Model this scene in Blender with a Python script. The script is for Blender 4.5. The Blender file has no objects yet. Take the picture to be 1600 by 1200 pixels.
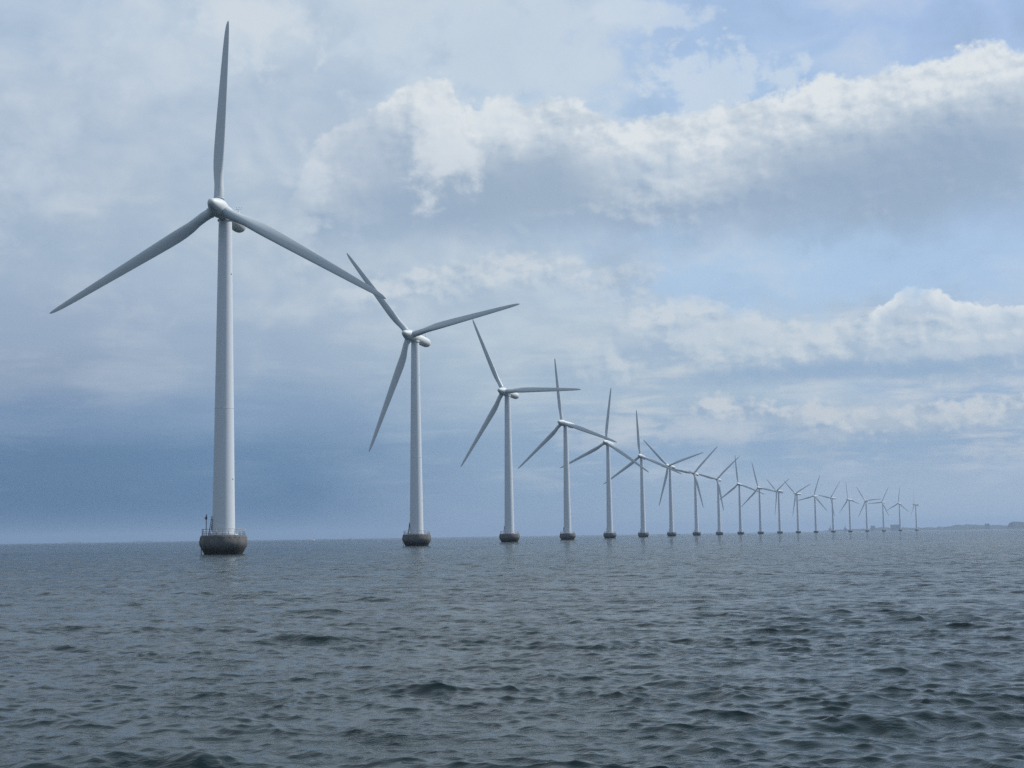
import bpy, bmesh, math, random
import numpy as np
from mathutils import Matrix, Vector

random.seed(7)
R = math.radians
C = bpy.context.scene.collection
scene = bpy.context.scene

# ------------------------------------------------------------------ camera
F, PITCH, ROLL, CAMH = 2294.25, 0.10306, 0.014932, 2.544     # focal length in px of a 1600 px wide frame
cam_d = bpy.data.cameras.new('camera'); cam = bpy.data.objects.new('camera', cam_d); C.objects.link(cam)
cam_d.sensor_width = 36; cam_d.lens = F / 1600 * 36
cam_d.clip_start = 0.5; cam_d.clip_end = 80000
fwd = Vector((0, math.cos(PITCH), math.sin(PITCH)))
r0 = Vector((1, 0, 0)); u0 = Vector((0, -math.sin(PITCH), math.cos(PITCH)))
rt = r0 * math.cos(ROLL) - u0 * math.sin(ROLL); up = r0 * math.sin(ROLL) + u0 * math.cos(ROLL)
m = Matrix((rt, up, -fwd)).transposed().to_4x4(); m.translation = (0, 0, CAMH)
cam.matrix_world = m
scene.camera = cam

def azel(px, py):
    """authoring aid: a place in the sky, in degrees of azimuth and elevation"""
    d = fwd * F + rt * (px - 800) + up * (600 - py)
    return math.degrees(math.atan2(d.x, d.y)), math.degrees(math.atan2(d.z, math.hypot(d.x, d.y)))

# ------------------------------------------------------------------ light
SUN_AZ, SUN_EL = 72, 42            # degrees to the right of +Y, degrees up
scene.view_settings.view_transform = 'Standard'; scene.view_settings.look = 'None'
scene.view_settings.exposure = 0; scene.view_settings.gamma = 1
scene.view_settings.use_curve_mapping = False
sd = bpy.data.lights.new('sun', 'SUN'); sd.energy = 4.0; sd.angle = R(1.5); sd.color = (1, 0.96, 0.91)
so = bpy.data.objects.new('sun', sd); C.objects.link(so)
sdir = Vector((math.sin(R(SUN_AZ)) * math.cos(R(SUN_EL)), math.cos(R(SUN_AZ)) * math.cos(R(SUN_EL)), math.sin(R(SUN_EL))))
so.rotation_euler = sdir.to_track_quat('Z', 'Y').to_euler()

def lin(c):
    return tuple(((v / 255) / 12.92 if v / 255 <= 0.04045 else ((v / 255 + 0.055) / 1.055) ** 2.4) for v in c)

# ---- tiny expression layer over shader nodes
class X:
    nt = None
    def __init__(s, sock): s.s = sock
    @staticmethod
    def m(op, *a, clamp=False):
        n = X.nt.nodes.new('ShaderNodeMath'); n.operation = op; n.use_clamp = clamp
        for i, v in enumerate(a):
            if isinstance(v, X): X.nt.links.new(v.s, n.inputs[i])
            else: n.inputs[i].default_value = v
        return X(n.outputs[0])
    def __add__(a, b): return X.m('ADD', a, b)
    __radd__ = __add__
    def __sub__(a, b): return X.m('SUBTRACT', a, b)
    def __rsub__(a, b): return X.m('SUBTRACT', b, a)
    def __mul__(a, b): return X.m('MULTIPLY', a, b)
    __rmul__ = __mul__
    def __truediv__(a, b): return X.m('DIVIDE', a, b)
    def clamp(a): return X.m('ADD', a, 0.0, clamp=True)
def sstep(v, a, b, lo=0.0, hi=1.0):
    n = X.nt.nodes.new('ShaderNodeMapRange'); n.interpolation_type = 'SMOOTHSTEP'
    X.nt.links.new(v.s, n.inputs[0])
    for i, q in enumerate((a, b, lo, hi)): n.inputs[i + 1].default_value = q
    return X(n.outputs[0])
def vec(x, y, z=0.0):
    n = X.nt.nodes.new('ShaderNodeCombineXYZ')
    for i, v in enumerate((x, y, z)):
        if isinstance(v, X): X.nt.links.new(v.s, n.inputs[i])
        else: n.inputs[i].default_value = v
    return n.outputs[0]
def noise(v, scale, detail=4, rough=0.55, lac=2.0, dist=0.0, dim='3D'):
    n = X.nt.nodes.new('ShaderNodeTexNoise'); n.noise_dimensions = dim
    X.nt.links.new(v, n.inputs['Vector'])
    n.inputs['Scale'].default_value = scale; n.inputs['Detail'].default_value = detail
    n.inputs['Roughness'].default_value = rough; n.inputs['Lacunarity'].default_value = lac
    n.inputs['Distortion'].default_value = dist
    return X(n.outputs['Fac'])
def voro(v, scale, smooth=0.6):
    n = X.nt.nodes.new('ShaderNodeTexVoronoi'); n.feature = 'SMOOTH_F1'; n.voronoi_dimensions = '2D'
    X.nt.links.new(v, n.inputs['Vector']); n.inputs['Scale'].default_value = scale
    n.inputs['Smoothness'].default_value = smooth
    n.inputs['Detail'].default_value = 2.0; n.inputs['Roughness'].default_value = 0.45; n.normalize = True
    return X(n.outputs['Distance'])
def ramp(v, stops, interp='B_SPLINE'):
    n = X.nt.nodes.new('ShaderNodeValToRGB'); n.color_ramp.interpolation = interp
    X.nt.links.new(v.s, n.inputs[0]); e = n.color_ramp.elements
    while len(e) < len(stops): e.new(0.5)
    for i, (p, c) in enumerate(sorted(stops)):
        e[i].position = p; e[i].color = (*c, 1)
    return n.outputs[0]
def mixc(f, a, b):
    n = X.nt.nodes.new('ShaderNodeMix'); n.data_type = 'RGBA'; n.clamp_factor = True
    if isinstance(f, X): X.nt.links.new(f.s, n.inputs[0])
    else: n.inputs[0].default_value = f
    for i, c in ((6, a), (7, b)):
        if isinstance(c, tuple): n.inputs[i].default_value = (*c, 1)
        else: X.nt.links.new(c, n.inputs[i])
    return n.outputs[2]
def curve(v, pts):
    """piecewise curve; v and pts in real units"""
    xs = [p[0] for p in pts]; ys = [p[1] for p in pts]
    x0, x1, y0, y1 = min(xs), max(xs), min(ys), max(ys) + 1e-6
    n = X.nt.nodes.new('ShaderNodeFloatCurve'); cu = n.mapping.curves[0]
    q = [((a - x0) / (x1 - x0), (b - y0) / (y1 - y0)) for a, b in sorted(pts)]
    cu.points[0].location = q[0]; cu.points[1].location = q[-1]
    for a in q[1:-1]: cu.points.new(*a)
    n.mapping.extend = 'HORIZONTAL'; n.mapping.update()
    X.nt.links.new(((v - x0) * (1 / (x1 - x0))).clamp().s, n.inputs['Value'])
    return X(n.outputs[0]) * (y1 - y0) + y0

# ------------------------------------------------------------------ sky
lin_plain = lin
def lin(c): return lin_plain((c[0] * 1.004, c[1] * 1.010, c[2] * 0.995))
world = bpy.data.worlds.new('World'); scene.world = world; world.use_nodes = True
nt = world.node_tree; nt.nodes.clear(); X.nt = nt
out = nt.nodes.new('ShaderNodeOutputWorld')
sky = nt.nodes.new('ShaderNodeTexSky'); sky.sky_type = 'NISHITA'; sky.sun_disc = False
sky.sun_elevation = R(SUN_EL); sky.sun_rotation = R(SUN_AZ)
sky.air_density = 1.0; sky.dust_density = 1.0; sky.ozone_density = 1.5
bg_sky = nt.nodes.new('ShaderNodeBackground'); nt.links.new(sky.outputs[0], bg_sky.inputs[0]); bg_sky.inputs[1].default_value = 0.10
tc = nt.nodes.new('ShaderNodeTexCoord'); sep = nt.nodes.new('ShaderNodeSeparateXYZ'); nt.links.new(tc.outputs['Generated'], sep.inputs[0])
dx, dy, dz = (X(sep.outputs[i]) for i in range(3))
az = X.m('ARCTAN2', dx, dy) * (180 / math.pi)
el = X.m('ARCSINE', dz) * (180 / math.pi)

flat = vec(az, el * 1.9)
n_big = noise(flat, 0.16, 5, 0.55)                  # soft masses
n_warp = noise(vec(az, el * 1.5, 7.3), 0.45, 5, 0.58)
n_warp2 = noise(vec(az, el * 1.5, 21.1), 0.45, 5, 0.58)
n_fine = noise(vec(az, el * 1.4, 3.0), 1.5, 6, 0.6)
n_streak = noise(vec(az * 0.35, el * 2.2, 1.7), 0.75, 6, 0.6, dist=0.4)
n_soft = noise(vec(az, el * 1.25, 31.0), 0.33, 6, 0.52, dist=0.5)
puff = voro(vec(az + (n_fine - 0.5) * 0.8, el * 1.15 + (n_warp - 0.5) * 1.2), 0.9)
wa = az + (n_warp - 0.5) * 2.4
we = el + (n_warp2 - 0.5) * 1.1

# air and veil colour behind the heaped clouds: five azimuths, each graded by elevation
def E(y, x=800): return azel(x, y)[1]
cols = {
  -18.5: [(-2, (76, 110, 148)), (E(845, 0), (78, 112, 150)), (E(800, 0), (72, 108, 149)), (E(720, 0), (86, 119, 158)), (E(650, 0), (116, 142, 178)), (E(590, 0), (143, 161, 188)),
          (E(500, 0), (155, 172, 198)), (E(400, 0), (166, 183, 206)), (E(200, 0), (178, 193, 214)), (E(0, 0), (184, 200, 222)), (35, (176, 190, 210)), (90, (150, 168, 195))],
  -9.0: [(-2, (84, 117, 155)), (E(843, 400), (88, 121, 160)), (E(790, 400), (82, 118, 159)), (E(720, 400), (98, 131, 169)), (E(650, 400), (128, 154, 188)), (E(560, 400), (157, 176, 201)),
          (E(440, 400), (174, 190, 211)), (E(330, 400), (176, 192, 212)), (E(180, 400), (187, 201, 220)), (E(0, 400), (193, 207, 225)), (35, (180, 193, 212)), (90, (150, 168, 195))],
  0.0: [(-2, (140, 162, 188)), (E(836), (144, 167, 195)), (E(770), (136, 162, 194)), (E(700), (140, 166, 197)), (E(620), (168, 187, 208)), (E(520), (181, 197, 215)),
        (E(430), (187, 202, 219)), (E(330), (172, 192, 218)), (E(200), (184, 204, 228)), (E(60), (190, 206, 226)), (E(0), (190, 205, 225)), (35, (180, 193, 212)), (90, (150, 168, 195))],
  9.0: [(-2, (164, 183, 206)), (E(830, 1200), (166, 185, 209)), (E(770, 1200), (158, 179, 206)), (E(690, 1200), (146, 172, 204)), (E(600, 1200), (172, 191, 212)), (E(520, 1200), (184, 200, 218)),
        (E(430, 1200), (170, 195, 226)), (E(300, 1200), (172, 194, 224)), (E(120, 1200), (168, 194, 230)), (E(0, 1200), (168, 193, 231)), (35, (178, 195, 218)), (90, (150, 168, 195))],
  18.5: [(-2, (166, 185, 208)), (E(825, 1600), (168, 187, 211)), (E(750, 1600), (162, 182, 208)), (E(690, 1600), (148, 172, 203)), (E(600, 1600), (160, 182, 212)), (E(500, 1600), (172, 192, 219)),
        (E(420, 1600), (170, 195, 229)), (E(300, 1600), (168, 191, 224)), (E(100, 1600), (172, 195, 231)), (E(0, 1600), (166, 190, 230)), (35, (185, 200, 222)), (90, (155, 175, 205))],
}
# the stops are spread by a curve so that the lower sky gets most of the ramp
def eu(e): return ((e + 2) / 92) ** 0.5
elw = we * 0.5 + el * 0.5 + (n_streak - 0.5) * 1.2 * sstep(el, 0.2, 3.0)
u = X.m('POWER', ((elw + 2.0) * (1 / 92)).clamp(), 0.5)
azw = wa + (n_big - 0.5) * 6
cur = None; prev = None
for a0 in sorted(cols):
    c = ramp(u, [(eu(e), lin(v)) for e, v in cols[a0]], 'EASE')
    cur = c if cur is None else mixc(sstep(azw, prev, a0), cur, c)
    prev = a0
veil = cur

# soft light and dark mottling of the veil, stronger up high
mott = (n_big - 0.5) * 0.45 + (n_streak - 0.5) * 0.42 * sstep(el, 5, 10, 1.15, 0.08) + (n_soft - 0.5) * 0.55 * sstep(el, 2, 8)
lowamp = sstep(az, -7.0, 3.0, 0.12, 0.75)
amp = lowamp + (1.0 - lowamp) * sstep(el, 4.5, 11.0)
amp = amp * sstep(el, 0.6, 2.6, 0.2, 1.0)
bright = mott * amp
veil = mixc((bright * 3.0).clamp(), veil, lin((218, 223, 230)))
veil = mixc((bright * -2.6).clamp(), veil, lin((136, 163, 196)))
cream = sstep(az, -2, 6) * sstep(el, 1.5, 3.5) * sstep(el, 8, 10.5, 1.0, 0.0) * sstep(n_streak * 0.5 + n_warp * 0.5, 0.47, 0.62)
veil = mixc(cream * 0.55, veil, lin((205, 209, 217)))

def pts(lst): return [azel(*p) for p in lst]
def emboss(v, scale, z, off=(0.22, 0.20), d=5, r=0.5):
    a = noise(vec(az + (n_fine - 0.5) * 0.3, el * v, z), scale, d, r)
    b = noise(vec(az + off[0] + (n_fine - 0.5) * 0.3, (el + off[1]) * v, z), scale, d, r)
    return a - b
relief = emboss(1.3, 0.85, 4.0)
relief_s = emboss(1.3, 2.0, 9.0, (0.12, 0.12), 4)
relief_l = emboss(1.3, 0.38, 14.0, (0.45, 0.45), 3)

n_vf = noise(vec(az, el * 1.2, 41.0), 3.2, 5, 0.55)
puff2 = voro(vec(az + (n_fine - 0.5) * 0.5, el * 1.15 + (n_fine - 0.5) * 0.3), 2.6)
def heap(base, top, depth, az_fade, warp, edge, lit, grey, soft_in=1.0, lumps=0.0, opac=1.0, rel=2.6, foot=0.0, wobble=1.0):
    """a bank of cloud: crisp sunlit top following `top`, greying downwards, dissolving at its foot"""
    P = pts(top)
    t = curve(az + (n_warp - 0.5) * 1.2 * wobble, P) - (el + (n_warp2 - 0.5) * warp * 0.8 + (puff - 0.42) * warp * 1.4 + ((puff2 - 0.42) + (n_vf - 0.5) * 1.5) * lumps + (n_fine - 0.5) * warp * 0.9)
    top_m = sstep(t, 0.0, edge)
    low = sstep(t + (n_big - 0.5) * depth * 0.8, depth * 0.45, depth, 1.0, 0.0)
    a0, a1, a2, a3 = az_fade
    side = sstep(wa, a0, a1) * sstep(wa, a2, a3, 1.0, 0.0)
    alpha = (top_m * low * side * opac).clamp()
    q = t + (n_soft - 0.42) * depth * 1.15 * soft_in - (relief_l * 2.0 + relief * 2.3 + relief_s * 0.8) * rel + (puff - 0.4) * rel * 0.45
    if lumps: q = q + (puff2 - 0.4) * lumps * 1.6
    s1 = sstep(q, depth * 0.02, depth * 0.44); s2 = sstep(q, depth * 0.36, depth * 0.84)
    mid = tuple(lit[i] * 0.58 + grey[i] * 0.42 for i in range(3))
    return mixc(alpha, base, mixc(s2, mixc(s1, lin(lit), lin(mid)), lin(grey)))

A = lambda x, y=400: azel(x, y)[0]
# thin high white patches on the blue
patch_m = noise(vec(az, el * 1.2, 11.0), 0.55, 8, 0.6, dist=0.25)
def patch(base, x, y, rx, ry, col, k=1.0, th=0.42, soft=0.0):
    a, e = azel(x, y)
    r = X.m('SQRT', X.m('POWER', (wa - a) * (1 / rx), 2.0) + X.m('POWER', (we - e) * (1 / ry), 2.0))
    mk = sstep(patch_m - r * 0.28 + 0.22, th, th + 0.16 + soft) * k
    return mixc(mk.clamp(), base, lin(col))
c = veil
c = patch(c, 800, 70, 5.6, 2.6, (200, 212, 228), 0.75, 0.36, 0.06)
c = patch(c, 1130, 140, 3.0, 1.7, (206, 218, 234), 0.7)
c = patch(c, 1020, 25, 2.6, 0.7, (204, 216, 233), 0.6)
c = patch(c, 400, 40, 2.4, 1.6, (214, 221, 231), 0.6, 0.38, 0.1)
c = patch(c, 220, 100, 3.4, 1.4, (204, 214, 228), 0.5, 0.38, 0.16)
c = patch(c, 40, 245, 1.8, 2.4, (198, 209, 225), 0.6, 0.36, 0.2)
c = patch(c, 1150, 405, 2.6, 0.7, (190, 206, 226), 0.5, 0.38)
# the low banks far off
c = heap(c, [(560, 700), (900, 640), (1000, 632), (1100, 622), (1200, 628), (1350, 640), (1450, 632), (1600, 610)], 1.7, (A(980), A(1120), 30, 38), 0.7, 0.4, (204, 210, 220), (154, 175, 202), opac=0.85, rel=2.2, lumps=0.35)
c = heap(c, [(500, 600), (850, 560), (960, 545), (1060, 520), (1150, 545), (1300, 535), (1450, 540), (1600, 530)], 2.0, (A(800), A(1000), 30, 38), 0.7, 0.6, (200, 209, 221), (156, 178, 205), opac=0.75, rel=2.0, lumps=0.3)
c = heap(c, [(700, 520), (880, 500), (960, 495), (1030, 480), (1075, 460), (1120, 472), (1180, 490), (1260, 505), (1330, 500), (1420, 490), (1500, 486), (1600, 480)], 2.6, (A(860), A(1040), 30, 38), 0.7, 0.4, (208, 215, 225), (166, 185, 209), opac=0.8, rel=2.4, lumps=0.4)
c = heap(c, [(480, 470), (600, 430), (700, 410), (800, 395), (880, 398), (940, 412), (1010, 415), (1060, 428), (1120, 455)], 2.1, (A(420), A(640), A(1010), A(1090)), 0.6, 0.5, (208, 215, 225), (170, 187, 209), opac=0.8, rel=2.0, lumps=0.35)
c = heap(c, [(1350, 500), (1375, 485), (1395, 468), (1410, 455), (1435, 450), (1465, 455), (1480, 462), (1500, 472), (1560, 478), (1600, 476), (1700, 470)], 1.15, (A(1345), A(1385), 30, 38), 0.32, 0.16, (222, 227, 235), (184, 199, 219), rel=0.35, wobble=0.15, lumps=0.32)
# the great bank across the middle
main_top = [(440, 330), (470, 270), (500, 222), (540, 185), (580, 168), (605, 150), (640, 130), (672, 124), (705, 128), (722, 165), (750, 158), (785, 150), (820, 164), (870, 150), (905, 158), (935, 176),
            (985, 186), (1040, 182), (1085, 174), (1115, 160), (1160, 152), (1200, 154), (1240, 136), (1290, 114), (1350, 120), (1400, 104), (1460, 94), (1500, 76), (1545, 70), (1600, 80), (1700, 70)]
c = heap(c, main_top, 6.8, (A(430), A(520), 32, 40), 0.6, 0.42, (226, 230, 236), (158, 177, 202), opac=0.97, rel=3.0, wobble=0.35, lumps=0.36)
# its grey belly to the right and the shadowed heart of the left part
def shadow(base, x, y, rx, ry, slope, col, k, soft=1.6):
    a, e = azel(x, y)
    A_ = wa - a; E_ = (we * 0.5 + el * 0.5 - e) - (wa - a) * slope
    r = X.m('SQRT', X.m('POWER', A_ * (1 / rx), 2.0) + X.m('POWER', E_ * (1 / ry), 2.0))
    return mixc((sstep(r, 0.3, soft, 1.0, 0.0) * k).clamp(), base, lin(col))
c = patch(c, 1330, 425, 8.0, 1.3, (171, 198, 231), 0.8, 0.34, 0.15)
c = patch(c, 1010, 375, 2.2, 0.7, (168, 193, 224), 0.6, 0.34, 0.2)
c = shadow(c, 1430, 260, 8.4, 1.75, 0.10, (150, 170, 197), 0.85)
c = shadow(c, 700, 312, 5.0, 1.5, 0.02, (154, 173, 198), 0.9)
c = shadow(c, 570, 235, 1.9, 1.5, 0.0, (172, 187, 209), 0.6)
c = shadow(c, 860, 285, 2.8, 1.2, 0.0, (158, 176, 199), 0.8)
c = shadow(c, 1010, 260, 2.6, 0.6, 0.0, (186, 200, 220), 0.4)
c = patch(c, 690, 235, 1.3, 2.4, (218, 224, 233), 0.75, 0.36, 0.12)
c = patch(c, 790, 190, 1.4, 0.8, (216, 223, 233), 0.6, 0.36, 0.12)
c = patch(c, 480, 270, 0.9, 1.2, (205, 214, 227), 0.6, 0.36, 0.12)
c = shadow(c, 1350, 578, 7.0, 0.42, 0.02, (144, 170, 203), 0.75, 1.4)
c = patch(c, 1350, 650, 6.5, 0.62, (194, 202, 214), 0.5, 0.36, 0.16)
c = patch(c, 1090, 672, 2.6, 0.5, (190, 200, 216), 0.7, 0.36, 0.12)
c = patch(c, 1130, 520, 3.4, 0.55, (196, 207, 222), 0.7, 0.38, 0.10)
c = patch(c, 1500, 545, 4.0, 0.4, (188, 201, 219), 0.7, 0.38, 0.12)
c = shadow(c, 1150, 705, 7.0, 0.55, 0.0, (140, 167, 200), 0.6, 1.4)
cloudcol = c
# whole sky: clear air of the sky texture shows through where the blue gaps are
blue_gap = sstep(az + (n_warp - 0.5) * 5, A(950), A(1250)) * sstep(el, 8.0, 12.0)
bg_c = nt.nodes.new('ShaderNodeBackground'); nt.links.new(cloudcol, bg_c.inputs[0]); bg_c.inputs[1].default_value = 1.0
mx = nt.nodes.new('ShaderNodeMixShader'); mx.inputs[0].default_value = 0.96
nt.links.new(bg_sky.outputs[0], mx.inputs[1]); nt.links.new(bg_c.outputs[0], mx.inputs[2])
nt.links.new(mx.outputs[0], out.inputs[0])
world.cycles.sampling_method = 'MANUAL'; world.cycles.sample_map_resolution = 512

# ------------------------------------------------------------------ helpers
def tag(o, label=None, cat=None, group=None, kind=None):
    if label: o['label'] = label
    if cat: o['category'] = cat
    if group: o['group'] = group
    if kind: o['kind'] = kind
    return o
def link(name, me, mat=None, parent=None):
    o = bpy.data.objects.new(name, me); C.objects.link(o)
    if mat and len(me.materials) == 0: me.materials.append(mat)
    if parent: o.parent = parent
    return o
def mesh_from(name, verts, faces, smooth=True):
    me = bpy.data.meshes.new(name); me.from_pydata([tuple(v) for v in verts], [], faces); me.update()
    if smooth: me.polygons.foreach_set('use_smooth', [True] * len(me.polygons))
    return me
class MB:
    """collects shapes into one mesh"""
    def __init__(s): s.v = []; s.f = []; s.flat = set()
    def add(s, v, f, flat=False):
        b = len(s.v); s.v += [Vector(p) for p in v]
        if flat: s.flat |= set(range(len(s.f), len(s.f) + len(f)))
        s.f += [tuple(i + b for i in q) for q in f]; return s
    def box(s, c, sz, rz=0):
        M = Matrix.Translation(c) @ Matrix.Rotation(rz, 4, 'Z'); a, b, d = (t / 2 for t in sz)
        v = [M @ Vector((x * a, y * b, z * d)) for x in (-1, 1) for y in (-1, 1) for z in (-1, 1)]
        return s.add(v, [(0, 1, 3, 2), (4, 6, 7, 5), (0, 4, 5, 1), (2, 3, 7, 6), (0, 2, 6, 4), (1, 5, 7, 3)], True)
    def tube(s, a, b, r, n=8, r2=None):
        a, b = Vector(a), Vector(b); q = (b - a).to_track_quat('Z', 'Y'); r2 = r if r2 is None else r2
        v = []
        for p, rr in ((a, r), (b, r2)):
            v += [p + q @ Vector((rr * math.cos(t), rr * math.sin(t), 0)) for t in (2 * math.pi * k / n for k in range(n))]
        f = [(k, (k + 1) % n, n + (k + 1) % n, n + k) for k in range(n)]
        return s.add(v, f + [tuple(range(n - 1, -1, -1)), tuple(range(n, 2 * n))])
    def ring(s, R_, z, r, n=48, m=6, a0=0, a1=2 * math.pi):
        closed = abs(a1 - a0 - 2 * math.pi) < 1e-6; k = n if closed else n + 1; v = []; f = []
        for i in range(k):
            a = a0 + (a1 - a0) * i / n
            for j in range(m):
                b = 2 * math.pi * j / m; q = R_ + r * math.cos(b)
                v.append((q * math.cos(a), q * math.sin(a), z + r * math.sin(b)))
        for i in range(n):
            i2 = (i + 1) % k
            for j in range(m): j2 = (j + 1) % m; f.append((i * m + j, i2 * m + j, i2 * m + j2, i * m + j2))
        return s.add(v, f)
    def lathe(s, prof, n=64, cap=True):
        v = []; f = []
        for r, z in prof: v += [(r * math.cos(2 * math.pi * k / n), r * math.sin(2 * math.pi * k / n), z) for k in range(n)]
        for i in range(len(prof) - 1):
            for k in range(n): k2 = (k + 1) % n; f.append((i * n + k, i * n + k2, (i + 1) * n + k2, (i + 1) * n + k))
        if cap: f += [tuple(range(n - 1, -1, -1)), tuple((len(prof) - 1) * n + k for k in range(n))]
        return s.add(v, f)
    def build(s, name, mat, parent=None, sharp=None):
        me = mesh_from(name, s.v, s.f)
        for i in s.flat: me.polygons[i].use_smooth = False
        if sharp: me.set_sharp_from_angle(angle=R(sharp))
        return link(name, me, mat, parent)

def new_mat(name):
    m_ = bpy.data.materials.new(name); m_.use_nodes = True; X.nt = m_.node_tree
    return m_, m_.node_tree, m_.node_tree.nodes['Principled BSDF']
def objco():
    n = X.nt.nodes.new('ShaderNodeTexCoord'); return n.outputs['Object']
def bump(nt_, h, strength, dist, pb, normal=None):
    b = nt_.nodes.new('ShaderNodeBump'); b.inputs['Strength'].default_value = strength; b.inputs['Distance'].default_value = dist
    nt_.links.new(h.s, b.inputs['Height'])
    if normal: nt_.links.new(normal, b.inputs['Normal'])
    if pb: nt_.links.new(b.outputs[0], pb.inputs['Normal'])
    return b.outputs[0]

def paint(name, base, stain, rough):
    m_, t, p = new_mat(name); co = objco()
    mp = t.nodes.new('ShaderNodeMapping'); mp.inputs['Scale'].default_value = (1.6, 1.6, 0.06); t.links.new(co, mp.inputs[0])
    streaks = noise(mp.outputs[0], 1.4, 5, 0.6); blot = noise(co, 0.5, 4, 0.6)
    f = (sstep(streaks, 0.52, 0.75) * 0.35 + sstep(blot, 0.5, 0.75) * 0.25)
    t.links.new(mixc(f, base, stain), p.inputs['Base Color'])
    t.links.new((blot * 0.2 + rough).s, p.inputs['Roughness'])
    return m_
M_tower = paint('tower_paint', (0.54, 0.59, 0.64), (0.45, 0.49, 0.52), 0.36)
M_blade = paint('blade_gelcoat', (0.47, 0.52, 0.55), (0.40, 0.44, 0.46), 0.34)
M_hub = paint('hub_paint', (0.56, 0.60, 0.61), (0.45, 0.48, 0.47), 0.42)
def plain(name, col, rough=0.5, metal=0.0):
    m_, t, p = new_mat(name); n = noise(objco(), 3.0, 4, 0.6)
    t.links.new(mixc(n * 0.5, tuple(col), tuple(v * 0.7 for v in col)), p.inputs['Base Color'])
    p.inputs['Roughness'].default_value = rough; p.inputs['Metallic'].default_value = metal
    return m_
M_steel = plain('galvanised_steel', (0.30, 0.31, 0.32), 0.5, 0.4)
M_dark = plain('dark_metal', (0.045, 0.05, 0.055), 0.6)
M_white = plain('white_paint', (0.75, 0.76, 0.76), 0.5)
M_seam = plain('seam_sealant', (0.52, 0.56, 0.60), 0.7)
M_deck = plain('painted_ring', (0.55, 0.57, 0.58), 0.6)

# concrete: grey, tide stained, dark weed at the foot, form-tie holes are geometry
M_conc, t, p = new_mat('stained_concrete'); co = objco()
sp = t.nodes.new('ShaderNodeSeparateXYZ'); t.links.new(co, sp.inputs[0]); cz = X(sp.outputs[2])
mp = t.nodes.new('ShaderNodeMapping'); mp.inputs['Scale'].default_value = (1, 1, 0.22); t.links.new(co, mp.inputs[0])
n1 = noise(mp.outputs[0], 1.1, 6, 0.62); n2 = noise(co, 5.0, 5, 0.65)
cc = mixc(sstep(n1, 0.35, 0.68), (0.115, 0.115, 0.115), (0.06, 0.062, 0.064))
cc = mixc(sstep(n2, 0.5, 0.72) * 0.5, cc, (0.20, 0.20, 0.20))
cc = mixc(sstep(cz + (n1 - 0.5) * 1.4, 0.5, 1.6, 1.0, 0.0), cc, (0.014, 0.017, 0.013))
t.links.new(cc, p.inputs['Base Color']); p.inputs['Roughness'].default_value = 0.85
bump(t, n2, 0.4, 0.05, p)

# ------------------------------------------------------------------ turbine pieces
HUBZ, OVER, TILT, CONE, ROT = 63.33, 3.42, R(6.0), R(-0.39), 37.28

def blade_mesh():
    st = [(1.15, 1.85, 1.0, 0), (2.2, 1.85, 1.0, 0), (3.2, 1.86, 0.97, 4), (4.6, 1.96, 0.78, 9), (6.2, 2.18, 0.56, 12), (7.8, 2.40, 0.43, 12), (9.4, 2.50, 0.36, 10.5), (11.5, 2.46, 0.30, 8.5),
          (15, 2.28, 0.25, 6), (19, 2.04, 0.21, 4), (23, 1.80, 0.18, 2.6), (27, 1.56, 0.17, 1.5), (31, 1.30, 0.16, 0.6), (33.5, 1.10, 0.16, 0.2), (35.2, 0.90, 0.16, 0), (36.3, 0.66, 0.16, 0),
          (36.95, 0.40, 0.17, 0), (37.25, 0.12, 0.2, 0)]
    n = 28; v = []; f = []
    for r, c_, th, tw in st:
        c_ *= 1.0 if r < 4 else 0.95
        ax = 0.5 if th > 0.95 else max(0.30, 0.5 - (0.97 - th) * 0.45)
        tw_ = R(tw + 3)
        for k in range(n):
            a = 2 * math.pi * k / n; x = 0.5 + 0.5 * math.cos(a)          # 0 leading, 1 trailing
            circ = 0.5 * math.sin(a)
            foil = 5 * (0.2969 * math.sqrt(max(x, 0)) - 0.126 * x - 0.3516 * x * x + 0.2843 * x ** 3 - 0.1036 * x ** 4)
            w = min(1, max(0, (0.97 - th) / 0.45))
            y = th * ((1 - w) * circ + w * foil * (0.98 if math.sin(a) > 0 else -0.98)) + w * 0.03 * (1 - (2 * x - 1) ** 2)
            X_, Y_ = -(x - ax) * c_, y * c_          # leading edge towards +X (clockwise seen from the front), Y = towards the wind is -Y
            v.append((X_ * math.cos(tw_) - Y_ * math.sin(tw_), -(X_ * math.sin(tw_) + Y_ * math.cos(tw_)) * 1.0, r))
    for i in range(len(st) - 1):
        for k in range(n): k2 = (k + 1) % n; f.append((i * n + k, (i + 1) * n + k, (i + 1) * n + k2, i * n + k2))
    f += [tuple(range(n)), tuple((len(st) - 1) * n + k for k in range(n - 1, -1, -1))]
    me = mesh_from('blade', v, f); bm = bmesh.new(); bm.from_mesh(me); bmesh.ops.recalc_face_normals(bm, faces=bm.faces); bm.to_mesh(me); bm.free()
    me.polygons.foreach_set('use_smooth', [True] * len(me.polygons))
    return me

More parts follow.
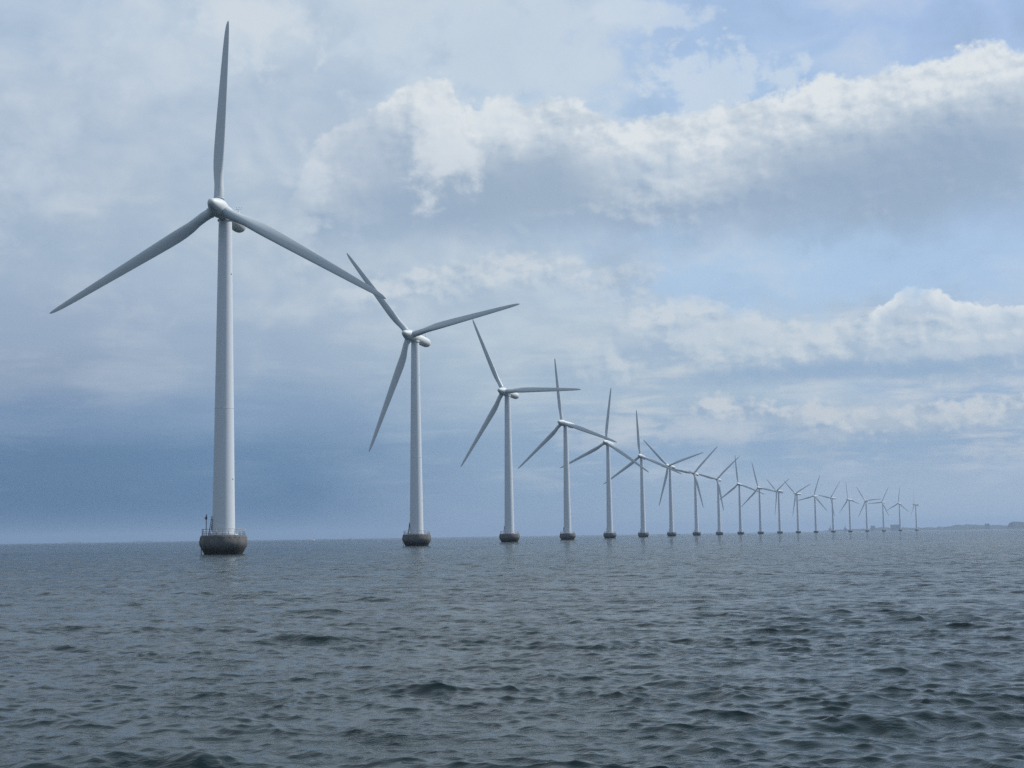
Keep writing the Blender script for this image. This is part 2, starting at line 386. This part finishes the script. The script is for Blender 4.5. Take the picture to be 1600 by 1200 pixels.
def make_turbine():
    t_ = bpy.data.objects.new('wind_turbine', None); C.objects.link(t_)
    # foundation: squat concrete caisson, widest two metres up, drawn in to the waterline
    g = MB(); prof = [(2.9, -2.0), (3.25, -0.4), (3.42, 0.0), (3.86, 0.85), (4.18, 1.42), (4.33, 1.78), (4.37, 2.1), (4.33, 2.45), (4.22, 2.95), (4.12, 3.3), (4.02, 3.44), (2.2, 3.46)]
    g.lathe(prof, 96); nbody = len(g.f)
    for k in range(26):
        a = 2 * math.pi * (k + 0.35) / 26
        for z, r in ((2.98, 4.20), (1.42, 4.165)):
            g.tube((r * 0.985 * math.cos(a), r * 0.985 * math.sin(a), z), ((r + 0.035) * math.cos(a), (r + 0.035) * math.sin(a), z), 0.11, 8)
    fo = g.build('foundation', M_conc, t_, 35); fo.data.materials.append(M_dark)
    for q_ in list(fo.data.polygons)[nbody:]: q_.material_index = 1
    g = MB(); g.lathe([(2.25, 3.462), (2.55, 3.462), (2.55, 3.66), (2.25, 3.66)], 64, False); g.build('base_ring', M_deck, fo, 30)
    g = MB(); posts = 22
    for k in range(posts):
        a = 2 * math.pi * k / posts
        g.tube((3.85 * math.cos(a), 3.85 * math.sin(a), 3.42), (3.85 * math.cos(a), 3.85 * math.sin(a), 4.55), 0.04, 6)
    for z, r in ((4.55, 0.04), (4.15, 0.025), (3.8, 0.025)): g.ring(3.85, z, r, 66, 6)
    g.build('railing', M_steel, fo)
    g = MB()                                                     # boat ladder down the flank to the water
    for s_ in (-0.28, 0.28): g.tube((-4.05, s_, 1.15), (-4.05, s_, -1.0), 0.05, 6)
    for k in range(7): g.tube((-4.05, -0.28, -0.9 + k * 0.32), (-4.05, 0.28, -0.9 + k * 0.32), 0.03, 5)
    g.build('boat_ladder', M_steel, fo)
    # tower
    g = MB(); z0, z1, rb, rt_ = 3.50, 61.55, 2.05, 1.21
    prof = [(rb + 0.05, z0), (rb + 0.05, z0 + 0.35)] + [(rb + (rt_ - rb) * q, z0 + 0.351 + (z1 - z0 - 0.35) * q) for q in (k / 24 for k in range(25))] + [(rt_ + 0.03, z1 + 0.01)]
    g.lathe(prof, 72); tw = g.build('tower', M_tower, t_, 35)
    rad = lambda z: rb + (rt_ - rb) * (z - z0 - 0.35) / (z1 - z0 - 0.35)
    for z in (26.6,):
        g = MB(); g.lathe([(rad(z) - 0.02, z - 0.06), (rad(z) + 0.018, z - 0.05), (rad(z) + 0.018, z + 0.05), (rad(z) - 0.02, z + 0.06)], 72, False); g.build('section_seam', M_seam, tw)
    g = MB()                                                     # door with its stair and hood, on the left flank
    g.box((-2.04, 0.1, 5.35), (0.16, 0.95, 2.3)); g.build('door', M_dark, tw)
    g = MB()
    for s_ in (-0.5, 0.7):
        g.tube((-2.12, s_, 6.9), (-2.55, s_, 3.5), 0.05, 6); g.tube((-2.12, s_, 6.9), (-2.3, s_, 6.9), 0.04, 6)
    for k in range(8): g.box((-2.52 + k * 0.055, 0.1, 3.75 + k * 0.42), (0.2, 1.15, 0.05))
    g.tube((-2.62, -0.6, 3.5), (-2.3, -0.6, 5.6), 0.03, 6)
    g.build('stair', M_dark, tw)
    for z, s_ in ((51.5, 1), (13.6, 1)):
        g = MB(); g.box((rad(z) * math.cos(R(-22)), rad(z) * math.sin(R(-22)), z), (0.12, 0.16, 0.2), R(-22)); g.build('tower_lamp', M_dark, tw)
    g = MB(); g.lathe([(1.15, z1 + 0.012), (1.42, z1 + 0.03), (1.44, z1 + 0.28), (1.2, z1 + 0.36), (1.12, z1 + 0.7)], 56, False); g.build('yaw_collar', M_hub, t_, 30)
    # nacelle: long rounded cylinder along local -Y (wind) .. +Y (tail)
    def lathe_y(prof, n=56):
        v = []; f = []
        for r, y, zs in prof: v += [(r * math.cos(2 * math.pi * k / n), y, zs + r * math.sin(2 * math.pi * k / n) * (1.0)) for k in range(n)]
        for i in range(len(prof) - 1):
            for k in range(n): k2 = (k + 1) % n; f.append((i * n + k, i * n + k2, (i + 1) * n + k2, (i + 1) * n + k))
        f += [tuple(range(n)), tuple((len(prof) - 1) * n + k for k in range(n - 1, -1, -1))]
        return v, f
    # origin of the nacelle and rotor meshes: rotor centre
    g = MB(); prof = [(1.26, 1.05, 0), (1.36, 1.15, 0), (1.44, 1.9, 0), (1.48, 3.2, 0), (1.49, 6.5, 0), (1.48, 8.6, 0), (1.43, 10.2, -.02), (1.30, 10.9, -.04), (1.05, 11.45, -.06), (0.7, 11.75, -.07), (0.15, 11.85, -.07)]
    v, f = lathe_y(prof); g.add(v, f); na = g.build('nacelle', M_hub, t_)
    g = MB(); g.tube((0, 10.0, 1.45), (0, 10.15, 3.1), 0.16, 8, 0.09); g.tube((-0.55, 10.15, 3.1), (0.55, 10.15, 3.1), 0.05, 6)
    for s_ in (-0.52, 0, 0.52): g.tube((s_, 10.15, 3.1), (s_, 10.15, 3.5), 0.03, 6); g.tube((s_ - .1, 10.15, 3.52), (s_ + .1, 10.15, 3.52), 0.07, 6)
    g.build('anemometer_mast', M_white, na)
    # spinner: blunt bullet
    g = MB(); prof = [(1.60, 0.98, 0), (1.66, 0.9, 0), (1.72, 0.3, 0), (1.70, -0.3, 0), (1.60, -0.9, 0), (1.43, -1.5, 0), (1.22, -2.1, 0), (1.03, -2.65, 0), (0.86, -3.15, 0), (0.68, -3.55, 0), (0.48, -3.82, 0), (0.26, -3.97, 0), (0.04, -4.02, 0)]
    v, f = lathe_y(prof); g.add(v, [q[::-1] for q in f]); spn = g.build('spinner', M_hub, t_)
    me = spn.data; bm = bmesh.new(); bm.from_mesh(me); bmesh.ops.recalc_face_normals(bm, faces=bm.faces); bm.to_mesh(me); bm.free()
    me = na.data; bm = bmesh.new(); bm.from_mesh(me); bmesh.ops.recalc_face_normals(bm, faces=bm.faces); bm.to_mesh(me); bm.free()
    bme = blade_mesh(); gm = MB(); gm.lathe([(0.93, 1.62), (1.02, 1.66), (1.02, 1.86), (0.93, 1.9)], 40, False); gme = mesh_from('root_collar', gm.v, gm.f)
    bls = []
    for k in range(3):
        b = link('blade', bme, M_blade, t_); link('root_collar', gme, M_seam, b); bls.append(b)
    return t_, [na, spn, bls]

def pose(t_, yaw, ph):
    yaw, ph = R(yaw), R(ph)
    parts = {'nacelle': [], 'spinner': [], 'blade': []}
    for ch in t_.children:
        k = ch.name.split('.')[0]
        if k in parts: parts[k].append(ch)
    hz = Vector((-math.sin(yaw), -math.cos(yaw), 0))
    # local frame: -Y along the rotor axis into the wind, tilted up
    M0 = Matrix.Translation(Vector((0, 0, HUBZ)) + hz * OVER) @ Matrix.Rotation(-yaw, 4, 'Z') @ Matrix.Rotation(-TILT, 4, 'X')
    for o in parts['nacelle'] + parts['spinner']: o.matrix_local = M0
    for k, o in enumerate(parts['blade']):
        o.matrix_local = M0 @ Matrix.Rotation(ph + k * 2 * math.pi / 3, 4, 'Y') @ Matrix.Rotation(CONE, 4, 'X')

def dup(o, parent=None, skip=()):
    c_ = o.copy(); C.objects.link(c_); c_.parent = parent
    for ch in list(o.children):
        if ch.name.split('.')[0] in skip: continue
        dup(ch, c_, skip)
    return c_

FARM = [(-52.9, 268.6, 10.5, 0.2), (-29.3, 443.2, 25.7, 79.6), (-2.0, 620.5, 31.0, 92.5), (28.9, 799.2, 35.2, 109.7), (63.3, 976.8, 26.7, 4.5), (100.9, 1153.4, 22, 114.7), (141.8, 1329.3, 35.5, 73.4),
        (186.0, 1504.2, 28.5, 43.5), (233.4, 1678.0, 29.4, 47.0), (284.1, 1851.1, 29.1, 112.6), (337.9, 2023.1, 31.9, 104.3), (395.0, 2194.2, 68, 62), (455.0, 2364.1, 58.5, 67.2), (517.9, 2532.6, 38.7, 17.0),
        (583.8, 2699.9, 63.5, 39.6), (652.8, 2866.1, 65.7, 105.1), (724.8, 3030.9, 42.8, 85.2), (799.9, 3194.5, 51.0, 27.2), (878.0, 3356.7, 52.1, 4.6), (959.0, 3517.3, 88.0, 98.9)]
LAB = ['largest and nearest white wind turbine, at the left, one blade straight up',
       'second nearest white wind turbine, one blade pointing down to the left and one right',
       'third nearest white wind turbine, its right blade almost level',
       'fourth nearest white wind turbine, upright blade crossing the level blade of its neighbour',
       'fifth nearest white wind turbine, upright blade leaning slightly right',
       'sixth nearest white wind turbine, its upright blade catching pale light and leaning left',
       'seventh nearest white wind turbine, two blades raised in a wide V and one down left',
       'eighth nearest white wind turbine, one blade up right and one down right beside its tower',
       'ninth nearest white wind turbine, sunlit lower blade lying across its tower',
       'tenth nearest white wind turbine, upright blade crossed at the tip by a neighbouring blade',
       'tenth from the far end, wind turbine with blade tilted up left and another down left',
       'ninth wind turbine from the far end, nearly edge on, one blade hanging straight down',
       'eighth from the far end, wind turbine with two blades raised in a V',
       'seventh from the far end, wind turbine with a blade leaning right of upright',
       'sixth wind turbine from the far end, a blade hanging down its tower',
       'fifth wind turbine from the far end, upright blade leaning slightly left',
       'fourth from the far end, wind turbine with blades up left, down left and level right',
       'third from the far end, wind turbine with blades up right, level left and down right',
       'second farthest wind turbine, one blade straight up and two spread evenly below',
       'farthest small wind turbine at the right end of the row, rotor seen edge on']
proto, _ = make_turbine()
tag(proto, None, 'wind turbine', 'wind turbines standing in a curving row in the sea')
bpy.context.view_layer.update()
turb = []
for i, (x, y, yaw, ph) in enumerate(FARM):
    if i == 0: t_ = proto
    else:
        skip = () if i < 4 else (('boat_ladder', 'root_collar', 'tower_lamp', 'door') if i < 9 else ('boat_ladder', 'root_collar', 'tower_lamp', 'door', 'section_seam', 'railing', 'stair', 'base_ring', 'yaw_collar', 'anemometer_mast'))
        t_ = dup(proto, None, skip)
    t_.location = (x, y, 0); t_['label'] = LAB[i]; turb.append(t_); pose(t_, yaw, ph)
# the nearest turbine alone carries a lantern post on its deck
g = MB(); g.tube((-2.95, -1.1, 3.45), (-2.95, -1.1, 6.4), 0.075, 8); g.tube((-2.95, -1.1, 6.35), (-2.95, -1.1, 6.8), 0.17, 10, 0.2); g.tube((-2.95, -1.1, 6.8), (-2.88, -1.1, 7.2), 0.1, 8)
g.tube((-2.95, -1.1, 6.2), (-3.25, -1.1, 6.7), 0.05, 6)
fo = [c_ for c_ in proto.children if c_.name.startswith('foundation')][0]
g.build('lantern_post', M_dark, fo)

# ------------------------------------------------------------------ sea
def build_sea():
    rng = np.random.default_rng(11)
    ang = [0.0]; step = 0.050
    while ang[-1] < 26: ang.append(ang[-1] + step)
    while ang[-1] < 180: step = min(step * 1.12, 5.0); ang.append(ang[-1] + step)
    a = np.array(ang); a = a[a < 177]; a = np.append(a, 180.0)
    th = np.radians(np.concatenate([-a[:0:-1][1:], a])).astype(np.float64)          # -177..180
    r = [4.0]
    while r[-1] < 20000:
        q = r[-1]; k = 0.012 if q < 13 else (0.0023 if q < 420 else (0.0042 if q < 1200 else (0.008 if q < 3000 else 0.016))); r.append(q * (1 + k))
    r = np.array(r)
    nr, na_ = len(r), len(th)
    RR, TH = np.meshgrid(r, th, indexing='ij')
    x0 = (RR * np.sin(TH)).astype(np.float32); y0 = (RR * np.cos(TH)).astype(np.float32)
    dr = np.gradient(r); z = np.zeros_like(x0); sx = np.zeros_like(x0); sy = np.zeros_like(x0)
    # wind blows away from the camera and to the right
    n = 240; lam = np.exp(rng.uniform(math.log(0.20), math.log(6.0), n)); lam.sort(); lam = lam[::-1]
    k = 2 * np.pi / lam; lp = 2.7; kp = 2 * np.pi / lp
    S = k ** -2.4 * np.exp(-1.1 * (kp / k) ** 2)                 # elevation variance per dk
    dk = k * (math.log(6.0 / 0.20) / n)
    am = np.sqrt(S * dk); slope = np.sqrt(0.5 * np.sum((am * k) ** 2)); am *= 0.218 / slope
    wd = math.radians(22) + rng.normal(0, 1, n) * np.radians(np.where(lam > 2.0, 24, 36))
    ph = rng.uniform(0, 2 * np.pi, n)
    spacing = np.maximum(dr, r * np.radians(0.05))
    for i in range(n):
        # fade out waves the local mesh cannot carry
        w = np.clip((lam[i] / spacing - 2.2) / 1.4, 0, 1); last = int(np.count_nonzero(w > 0))
        if last == 0: continue
        kx, ky = k[i] * math.sin(wd[i]), k[i] * math.cos(wd[i])
        ww = (w[:last, None] * am[i]).astype(np.float32)
        p_ = (kx * x0[:last] + ky * y0[:last] + ph[i]).astype(np.float32)
        c_ = np.cos(p_); s_ = np.sin(p_)
        z[:last] += ww * c_; sx[:last] -= ww * s_ * (kx / k[i]); sy[:last] -= ww * s_ * (ky / k[i])
    # wave groups: patches of livelier and calmer water
    G = np.zeros_like(x0)
    for q in range(14):
        L = rng.uniform(5, 30); d = rng.uniform(0, 2 * np.pi); G += np.sin((x0 * math.cos(d) * 0.6 + y0 * math.sin(d)) * 2 * np.pi / L + rng.uniform(0, 6.28)).astype(np.float32)
    env = np.clip(0.98 + 0.055 * G, 0.65, 1.4); z *= env; sx *= env; sy *= env
    # a few bigger single waves
    for (wx, wy, hh, ww, ll, rot) in ((4.4, 19.6, 0.17, 1.25, 0.40, 0.05), (5.9, 20.3, 0.11, 0.9, 0.36, -.05), (-1.9, 25.3, 0.12, 1.1, 0.40, -.06), (-0.6, 24.8, 0.10, 0.9, 0.4, .1), (-5.4, 37.5, 0.16, 1.6, 0.5, 0.0), (1.9, 34.2, 0.14, 1.3, 0.5, -.03),
                                      (-4.7, 17.2, 0.12, 0.9, 0.40, .05), (-3.4, 17.0, 0.10, 0.9, 0.4, 0), (3.1, 25.2, 0.08, 1.2, .4, 0), (7.6, 27.5, 0.08, 1.3, .4, 0), (12.0, 42.0, 0.12, 2.0, .55, 0), (-8.2, 30.5, 0.09, 0.9, .4, 0), (-6.5, 52, .12, 2.6, .6, 0), (9, 60, .12, 3, .6, 0)):
        u_ = (x0 - wx) * math.cos(rot) + (y0 - wy) * math.sin(rot)
        v_ = -(x0 - wx) * math.sin(rot) + (y0 - wy) * math.cos(rot) + 0.16 * np.sin(u_ * 2.6 + wy) + 0.08 * np.sin(u_ * 5.9 + wx)
        a_ = np.exp(-np.abs(u_ / ww) ** 3.0) * (0.8 + 0.2 * np.sin(u_ * 3.4 + wx * 3))
        z += hh * a_ * (np.exp(-(v_ / ll) ** 2) - 0.4 * np.exp(-((v_ + ll * 1.7) / (ll * 1.3)) ** 2))
    chop = 1.2
    x1 = x0 + chop * sx; y1 = y0 + chop * sy
    # close the centre with one vertex under the camera
    V = np.empty((nr * na_ + 1, 3), np.float32); V[:-1, 0] = x1.ravel(); V[:-1, 1] = y1.ravel(); V[:-1, 2] = z.ravel(); V[-1] = (0, 0, 0)
    I = np.arange(nr * na_).reshape(nr, na_); J = np.roll(I, -1, axis=1)
    Q = np.stack([I[:-1], J[:-1], J[1:], I[1:]], -1).reshape(-1, 4)[:, ::-1]
    T = np.stack([np.full(na_, nr * na_), J[0], I[0]], -1)
    me = bpy.data.meshes.new('sea'); me.vertices.add(len(V)); me.vertices.foreach_set('co', V.ravel())
    nl = Q.size + T.size; me.loops.add(nl); me.loops.foreach_set('vertex_index', np.concatenate([Q.ravel(), T.ravel()]).astype(np.int32))
    me.polygons.add(len(Q) + len(T))
    ls = np.concatenate([np.arange(len(Q)) * 4, Q.size + np.arange(len(T)) * 3]).astype(np.int32); me.polygons.foreach_set('loop_start', ls)
    me.update(calc_edges=True)
    me.polygons.foreach_set('use_smooth', np.ones(len(me.polygons), bool))
    return me
M_sea, t, p = new_mat('sea_water'); geo = t.nodes.new('ShaderNodeNewGeometry'); pos = geo.outputs['Position']
p.inputs['Base Color'].default_value = (0.004, 0.015, 0.016, 1); p.inputs['IOR'].default_value = 1.333
p.inputs['Roughness'].default_value = 0.08
mp = t.nodes.new('ShaderNodeMapping'); mp.inputs['Rotation'].default_value = (0, 0, R(-12)); mp.inputs['Scale'].default_value = (0.55, 1.0, 1); t.links.new(pos, mp.inputs[0]); wv = mp.outputs[0]
sp = t.nodes.new('ShaderNodeSeparateXYZ'); t.links.new(pos, sp.inputs[0])
dist = X.m('SQRT', X(sp.outputs[0]) * X(sp.outputs[0]) + X(sp.outputs[1]) * X(sp.outputs[1]))
f1 = noise(wv, 2.6, 5, 0.62, dist=0.3); f2 = noise(wv, 0.6, 4, 0.55); f3 = noise(wv, 0.16, 4, 0.55)
gust = noise(pos, 0.02, 8, 0.66); cat = noise(pos, 0.35, 4, 0.6)
g1 = sstep(gust, 0.34, 0.66, 0.45, 1.55); g2 = sstep(cat, 0.35, 0.65, 0.5, 1.5)
# ripples everywhere; beyond the reach of the mesh detail the metre-long waves continue as bump
h = f1 * g2 * sstep(dist, 15, 200, 0.055, 0.30) + (f2 * sstep(dist, 120, 500, 0.0, 1.3) + f3 * sstep(dist, 400, 1200, 0.0, 3.4)) * g1
bump(t, h, 1.0, 1.0, p)
sea = link('sea', build_sea(), M_sea); tag(sea, 'choppy grey-green sea reaching to the horizon', None, None, 'structure'); 

# ------------------------------------------------------------------ far shore
M_land, t, p = new_mat('far_shore'); co = objco(); nn = noise(co, 0.02, 5, 0.6)
t.links.new(mixc(sstep(nn, 0.4, 0.6), (0.025, 0.038, 0.040), (0.05, 0.06, 0.055)), p.inputs['Base Color']); p.inputs['Roughness'].default_value = 0.9
def shore(name, prof, dist_, label, mat=M_land, depth=600):
    """a low wooded shore; prof = (azimuth deg, height m)"""
    n = 420; a0, a1 = prof[0][0], prof[-1][0]; v = []; f = []; m_ = 7
    rnd = random.Random(len(name)); jit = [rnd.uniform(-1, 1) for _ in range(n + 1)]
    for i in range(n + 1):
        a = a0 + (a1 - a0) * i / n
        hh = np.interp(a, [q[0] for q in prof], [q[1] for q in prof]); hh = max(0.2, hh * 0.86 + jit[i] * min(1.6, hh * 0.14) + jit[i // 5] * min(1.8, hh * .12))
        for j in range(m_):
            q = j / (m_ - 1); d = dist_ + depth * q; z_ = hh * min(1, math.sin(min(1, q * 2.2) * math.pi / 2)) * (1 if j < m_ - 1 else 0) - (0.5 if j == 0 else 0)
            v.append((d * math.sin(R(a)), d * math.cos(R(a)), z_))
    for i in range(n):
        for j in range(m_ - 1): f.append((i * m_ + j, i * m_ + j + 1, (i + 1) * m_ + j + 1, (i + 1) * m_ + j))
    o = link(name, mesh_from(name, v, f), mat); return tag(o, label, None, None, 'structure')
def az_of(x, y=828): return azel(x, y)[0]
mpx = lambda px, d: px * d / F                          # metres for a height in photo pixels
D = 8000
shore('shore', [(az_of(1276), 0.3), (az_of(1295), 9), (az_of(1320), 12), (az_of(1345), 14), (az_of(1358), 15), (az_of(1362), 22), (az_of(1385), 22), (az_of(1392), 20), (az_of(1420), 17), (az_of(1440), 17), (az_of(1470), 19),
                   (az_of(1488), 23), (az_of(1494), 29), (az_of(1510), 31), (az_of(1535), 27), (az_of(1550), 25), (az_of(1575), 24), (az_of(1620), 22), (az_of(1750), 18), (az_of(1900), 10)], D, 'low blue-grey wooded shore on the horizon at the right')
shore('headland', [(az_of(1574), 0.5), (az_of(1577), 34), (az_of(1584), 41), (az_of(1600), 40), (az_of(1660), 38), (az_of(1700), 20)], D - 700, 'higher dark wooded headland at the right edge of the horizon', depth=400)
shore('island', [(az_of(100, 843), 1), (az_of(110, 843), 8), (az_of(122, 843), 8), (az_of(132, 843), 1)], 12000, 'faint low islet on the left horizon', depth=200)
shore('island', [(az_of(203, 843), 1), (az_of(208, 843), 7), (az_of(234, 843), 7), (az_of(240, 843), 1)], 12000, 'faint long flat islet on the left horizon', depth=200)
M_shed = plain('pale_cladding', (0.30, 0.32, 0.33), 0.7); M_roof = plain('grey_roof', (0.10, 0.11, 0.12), 0.7)
def at(px, d, py=828): a = R(az_of(px, py)); return d * math.sin(a), d * math.cos(a)
def shed(px, w, hgt, label, d=D - 120, tower_=None):
    x, y = at(px, d); t_ = bpy.data.objects.new('industrial_building', None); C.objects.link(t_); t_.location = (x, y, 0)
    g = MB(); g.box((0, 0, hgt / 2), (w, 30, hgt)); g.build('wall', M_shed, t_)
    g = MB(); a = w / 2 + 1; v = [(-a, -16, hgt), (a, -16, hgt), (a, 16, hgt), (-a, 16, hgt), (-a, 0, hgt + 3), (a, 0, hgt + 3)]
    g.add(v, [(0, 1, 5, 4), (2, 3, 4, 5), (0, 4, 3), (1, 2, 5), (0, 3, 2, 1)], True); rf = g.build('roof', M_roof, t_)
    if tower_: g = MB(); g.tube((tower_, 0, hgt), (tower_, 0, hgt + 18), 2.5, 10, 2); g.build('chimney', M_shed, rf)
    return tag(t_, label, 'building', 'buildings on the far shore')
shed(1399, 42, 29, 'long flat-topped blue-grey hall on the far shore between two turbines')
shed(1364, 16, 25, 'small block on the far shore right of a turbine foot')
shed(1297, 9, 15, 'tiny block with a mast at the thin left end of the far shore', tower_=2)
shed(1321, 10, 14, 'tiny block with a chimney on the far shore', tower_=-1)
shed(1543, 14, 27, 'little mast-topped building on the wooded shore left of the headland', tower_=0)

# ------------------------------------------------------------------ boats and marks
def sailboat(px, py, d, hgt, sail, label, heel=0.08, rz=0.5):
    x, y = at(px, d, py); t_ = bpy.data.objects.new('sailing_boat', None); C.objects.link(t_); t_.location = (x, y, 0); t_.rotation_euler = (0, heel, rz)
    L = hgt * 0.72; g = MB(); n = 9; v = []; f = []
    for i in range(n):
        q = i / (n - 1); w = L * 0.15 * (math.sin(math.pi * min(1, 0.12 + q * 0.88)) ** 0.6 if q < 1 else 0.05); s_ = (q - 0.45) * L
        v += [(s_, -w, hgt * 0.09), (s_, -w * 0.7, 0), (s_, 0, -hgt * 0.04), (s_, w * 0.7, 0), (s_, w, hgt * 0.09)]
    for i in range(n - 1):
        for j in range(4): f.append((i * 5 + j, i * 5 + j + 1, i * 5 + 6 + j, i * 5 + 5 + j))
        f.append((i * 5 + 4, i * 5, i * 5 + 5, i * 5 + 9))
    f += [(4, 3, 2, 1, 0), tuple((n - 1) * 5 + j for j in range(5))]
    g.add(v, f); g.build('hull', sail if sail is M_dark else M_white, t_)
    g = MB(); g.tube((0, 0, 0), (0, 0, hgt), 0.09, 6); g.build('mast', M_steel, t_)
    def tri(nm, a, b, c_, bulge):
        g = MB(); k = 8; v = []; f = []
        for i in range(k + 1):
            for j in range(k + 1):
                P_ = Vector(a).lerp(Vector(b), i / k).lerp(Vector(c_), j / k); P_.y += bulge * math.sin(math.pi * i / k) * (1 - j / k) * math.sin(math.pi * (j / k * 0.8 + 0.2)); v.append(P_)
        for i in range(k):
            for j in range(k): f.append((i * (k + 1) + j, (i + 1) * (k + 1) + j, (i + 1) * (k + 1) + j + 1, i * (k + 1) + j + 1))
        g.add(v, f); o = g.build(nm, sail, t_); md = o.modifiers.new('thick', 'SOLIDIFY'); md.thickness = 0.03
    tri('mainsail', (0.05, 0, hgt * .16), (-L * 0.42, 0, hgt * .17), (0.0, 0, hgt * .98), 0.4)
    tri('jib', (L * 0.48, 0, hgt * .11), (0.1, 0, hgt * .14), (0.05, 0, hgt * .85), 0.4)
    return tag(t_, label, 'sailing boat')
M_sail = plain('sail_cloth', (0.85, 0.84, 0.80), 0.7)
M_dsail = plain('grey_sail_cloth', (0.22, 0.25, 0.28), 0.8)
sailboat(489, 843, 2900, 9.5, M_sail, 'tiny white sailing boat on the horizon between the two nearest turbines')
sailboat(1137.5, 832, 4400, 8.5, M_dsail, 'tiny dark sailing boat on the horizon between ninth and tenth turbines', 0, 0.9)
def motorboat(px, py, d, s, label):
    x, y = at(px, d, py); t_ = bpy.data.objects.new('motor_boat', None); C.objects.link(t_); t_.location = (x, y, 0); t_.rotation_euler = (0, 0, R(random.uniform(-20, 20)))
    g = MB(); st = [(-5, 1.5, 1.1), (-1, 1.7, 1.2), (2.5, 1.3, 1.4), (5, 0.1, 1.8)]; v = []; f = []
    for a, w, z_ in st: v += [(a * s, -w * s, z_ * s), (a * .92 * s, -w * .6 * s, -0.3), (a * .92 * s, w * .6 * s, -0.3), (a * s, w * s, z_ * s)]
    for i in range(3):
        for j in range(4): f.append((i * 4 + j, i * 4 + (j + 1) % 4, i * 4 + 4 + (j + 1) % 4, i * 4 + 4 + j))
    f += [(3, 2, 1, 0), (12, 13, 14, 15)]
    g.add(v, f, True); g.build('hull', M_white, t_)
    g = MB(); g.add([(-3 * s, -1.1 * s, 1.15 * s), (1.5 * s, -1.1 * s, 1.15 * s), (1.5 * s, 1.1 * s, 1.15 * s), (-3 * s, 1.1 * s, 1.15 * s), (-2.6 * s, -.9 * s, 2.7 * s), (.5 * s, -.9 * s, 2.7 * s), (.5 * s, .9 * s, 2.7 * s), (-2.6 * s, .9 * s, 2.7 * s)],
                     [(0, 1, 5, 4), (1, 2, 6, 5), (2, 3, 7, 6), (3, 0, 4, 7), (4, 5, 6, 7), (3, 2, 1, 0)], True); g.build('cabin', M_white, t_)
    return tag(t_, label, 'motor boat', 'motor boats far out')
motorboat(285, 844, 3600, 1.0, 'white speck of a motor boat on the horizon left of the nearest turbine')
motorboat(1032.7, 835, 3300, 0.8, 'white speck of a motor boat between the sixth and seventh turbines')
motorboat(1060.8, 834, 3300, 0.9, 'white speck of a motor boat right of the seventh turbine foot')
x, y = at(547, 1900, 842); g = MB(); g.tube((0, 0, -1), (0, 0, 3.0), 0.22, 8, 0.16); g.tube((0, 0, 3.0), (0, 0, 3.6), 0.4, 8, 0.05); g.tube((0, 0, 0.1), (0, 0, 0.7), 0.5, 10, 0.3)
b = g.build('spar_buoy', M_dark); b.location = (x, y, 0); tag(b, 'thin dark spar buoy standing in the sea left of the second turbine', 'buoy')

# ------------------------------------------------------------------ haze
M_haze = bpy.data.materials.new('haze'); M_haze.use_nodes = True; t = M_haze.node_tree; t.nodes.clear()
o_ = t.nodes.new('ShaderNodeOutputMaterial'); pv = t.nodes.new('ShaderNodeVolumePrincipled')
pv.inputs['Color'].default_value = (0.46, 0.62, 0.84, 1); pv.inputs['Density'].default_value = 0.00009; pv.inputs['Anisotropy'].default_value = 0.2
t.links.new(pv.outputs[0], o_.inputs['Volume'])
g = MB(); g.box((0, 0, 58), (42000, 42000, 122)); hz = g.build('haze', M_haze); tag(hz, 'thin bluish sea haze over the water', None, None, 'stuff')
scene.cycles.use_denoising = False; scene.cycles.sample_clamp_direct = 1.6; scene.cycles.sample_clamp_indirect = 1.6; scene.cycles.volume_bounces = 0; scene.cycles.max_bounces = 6
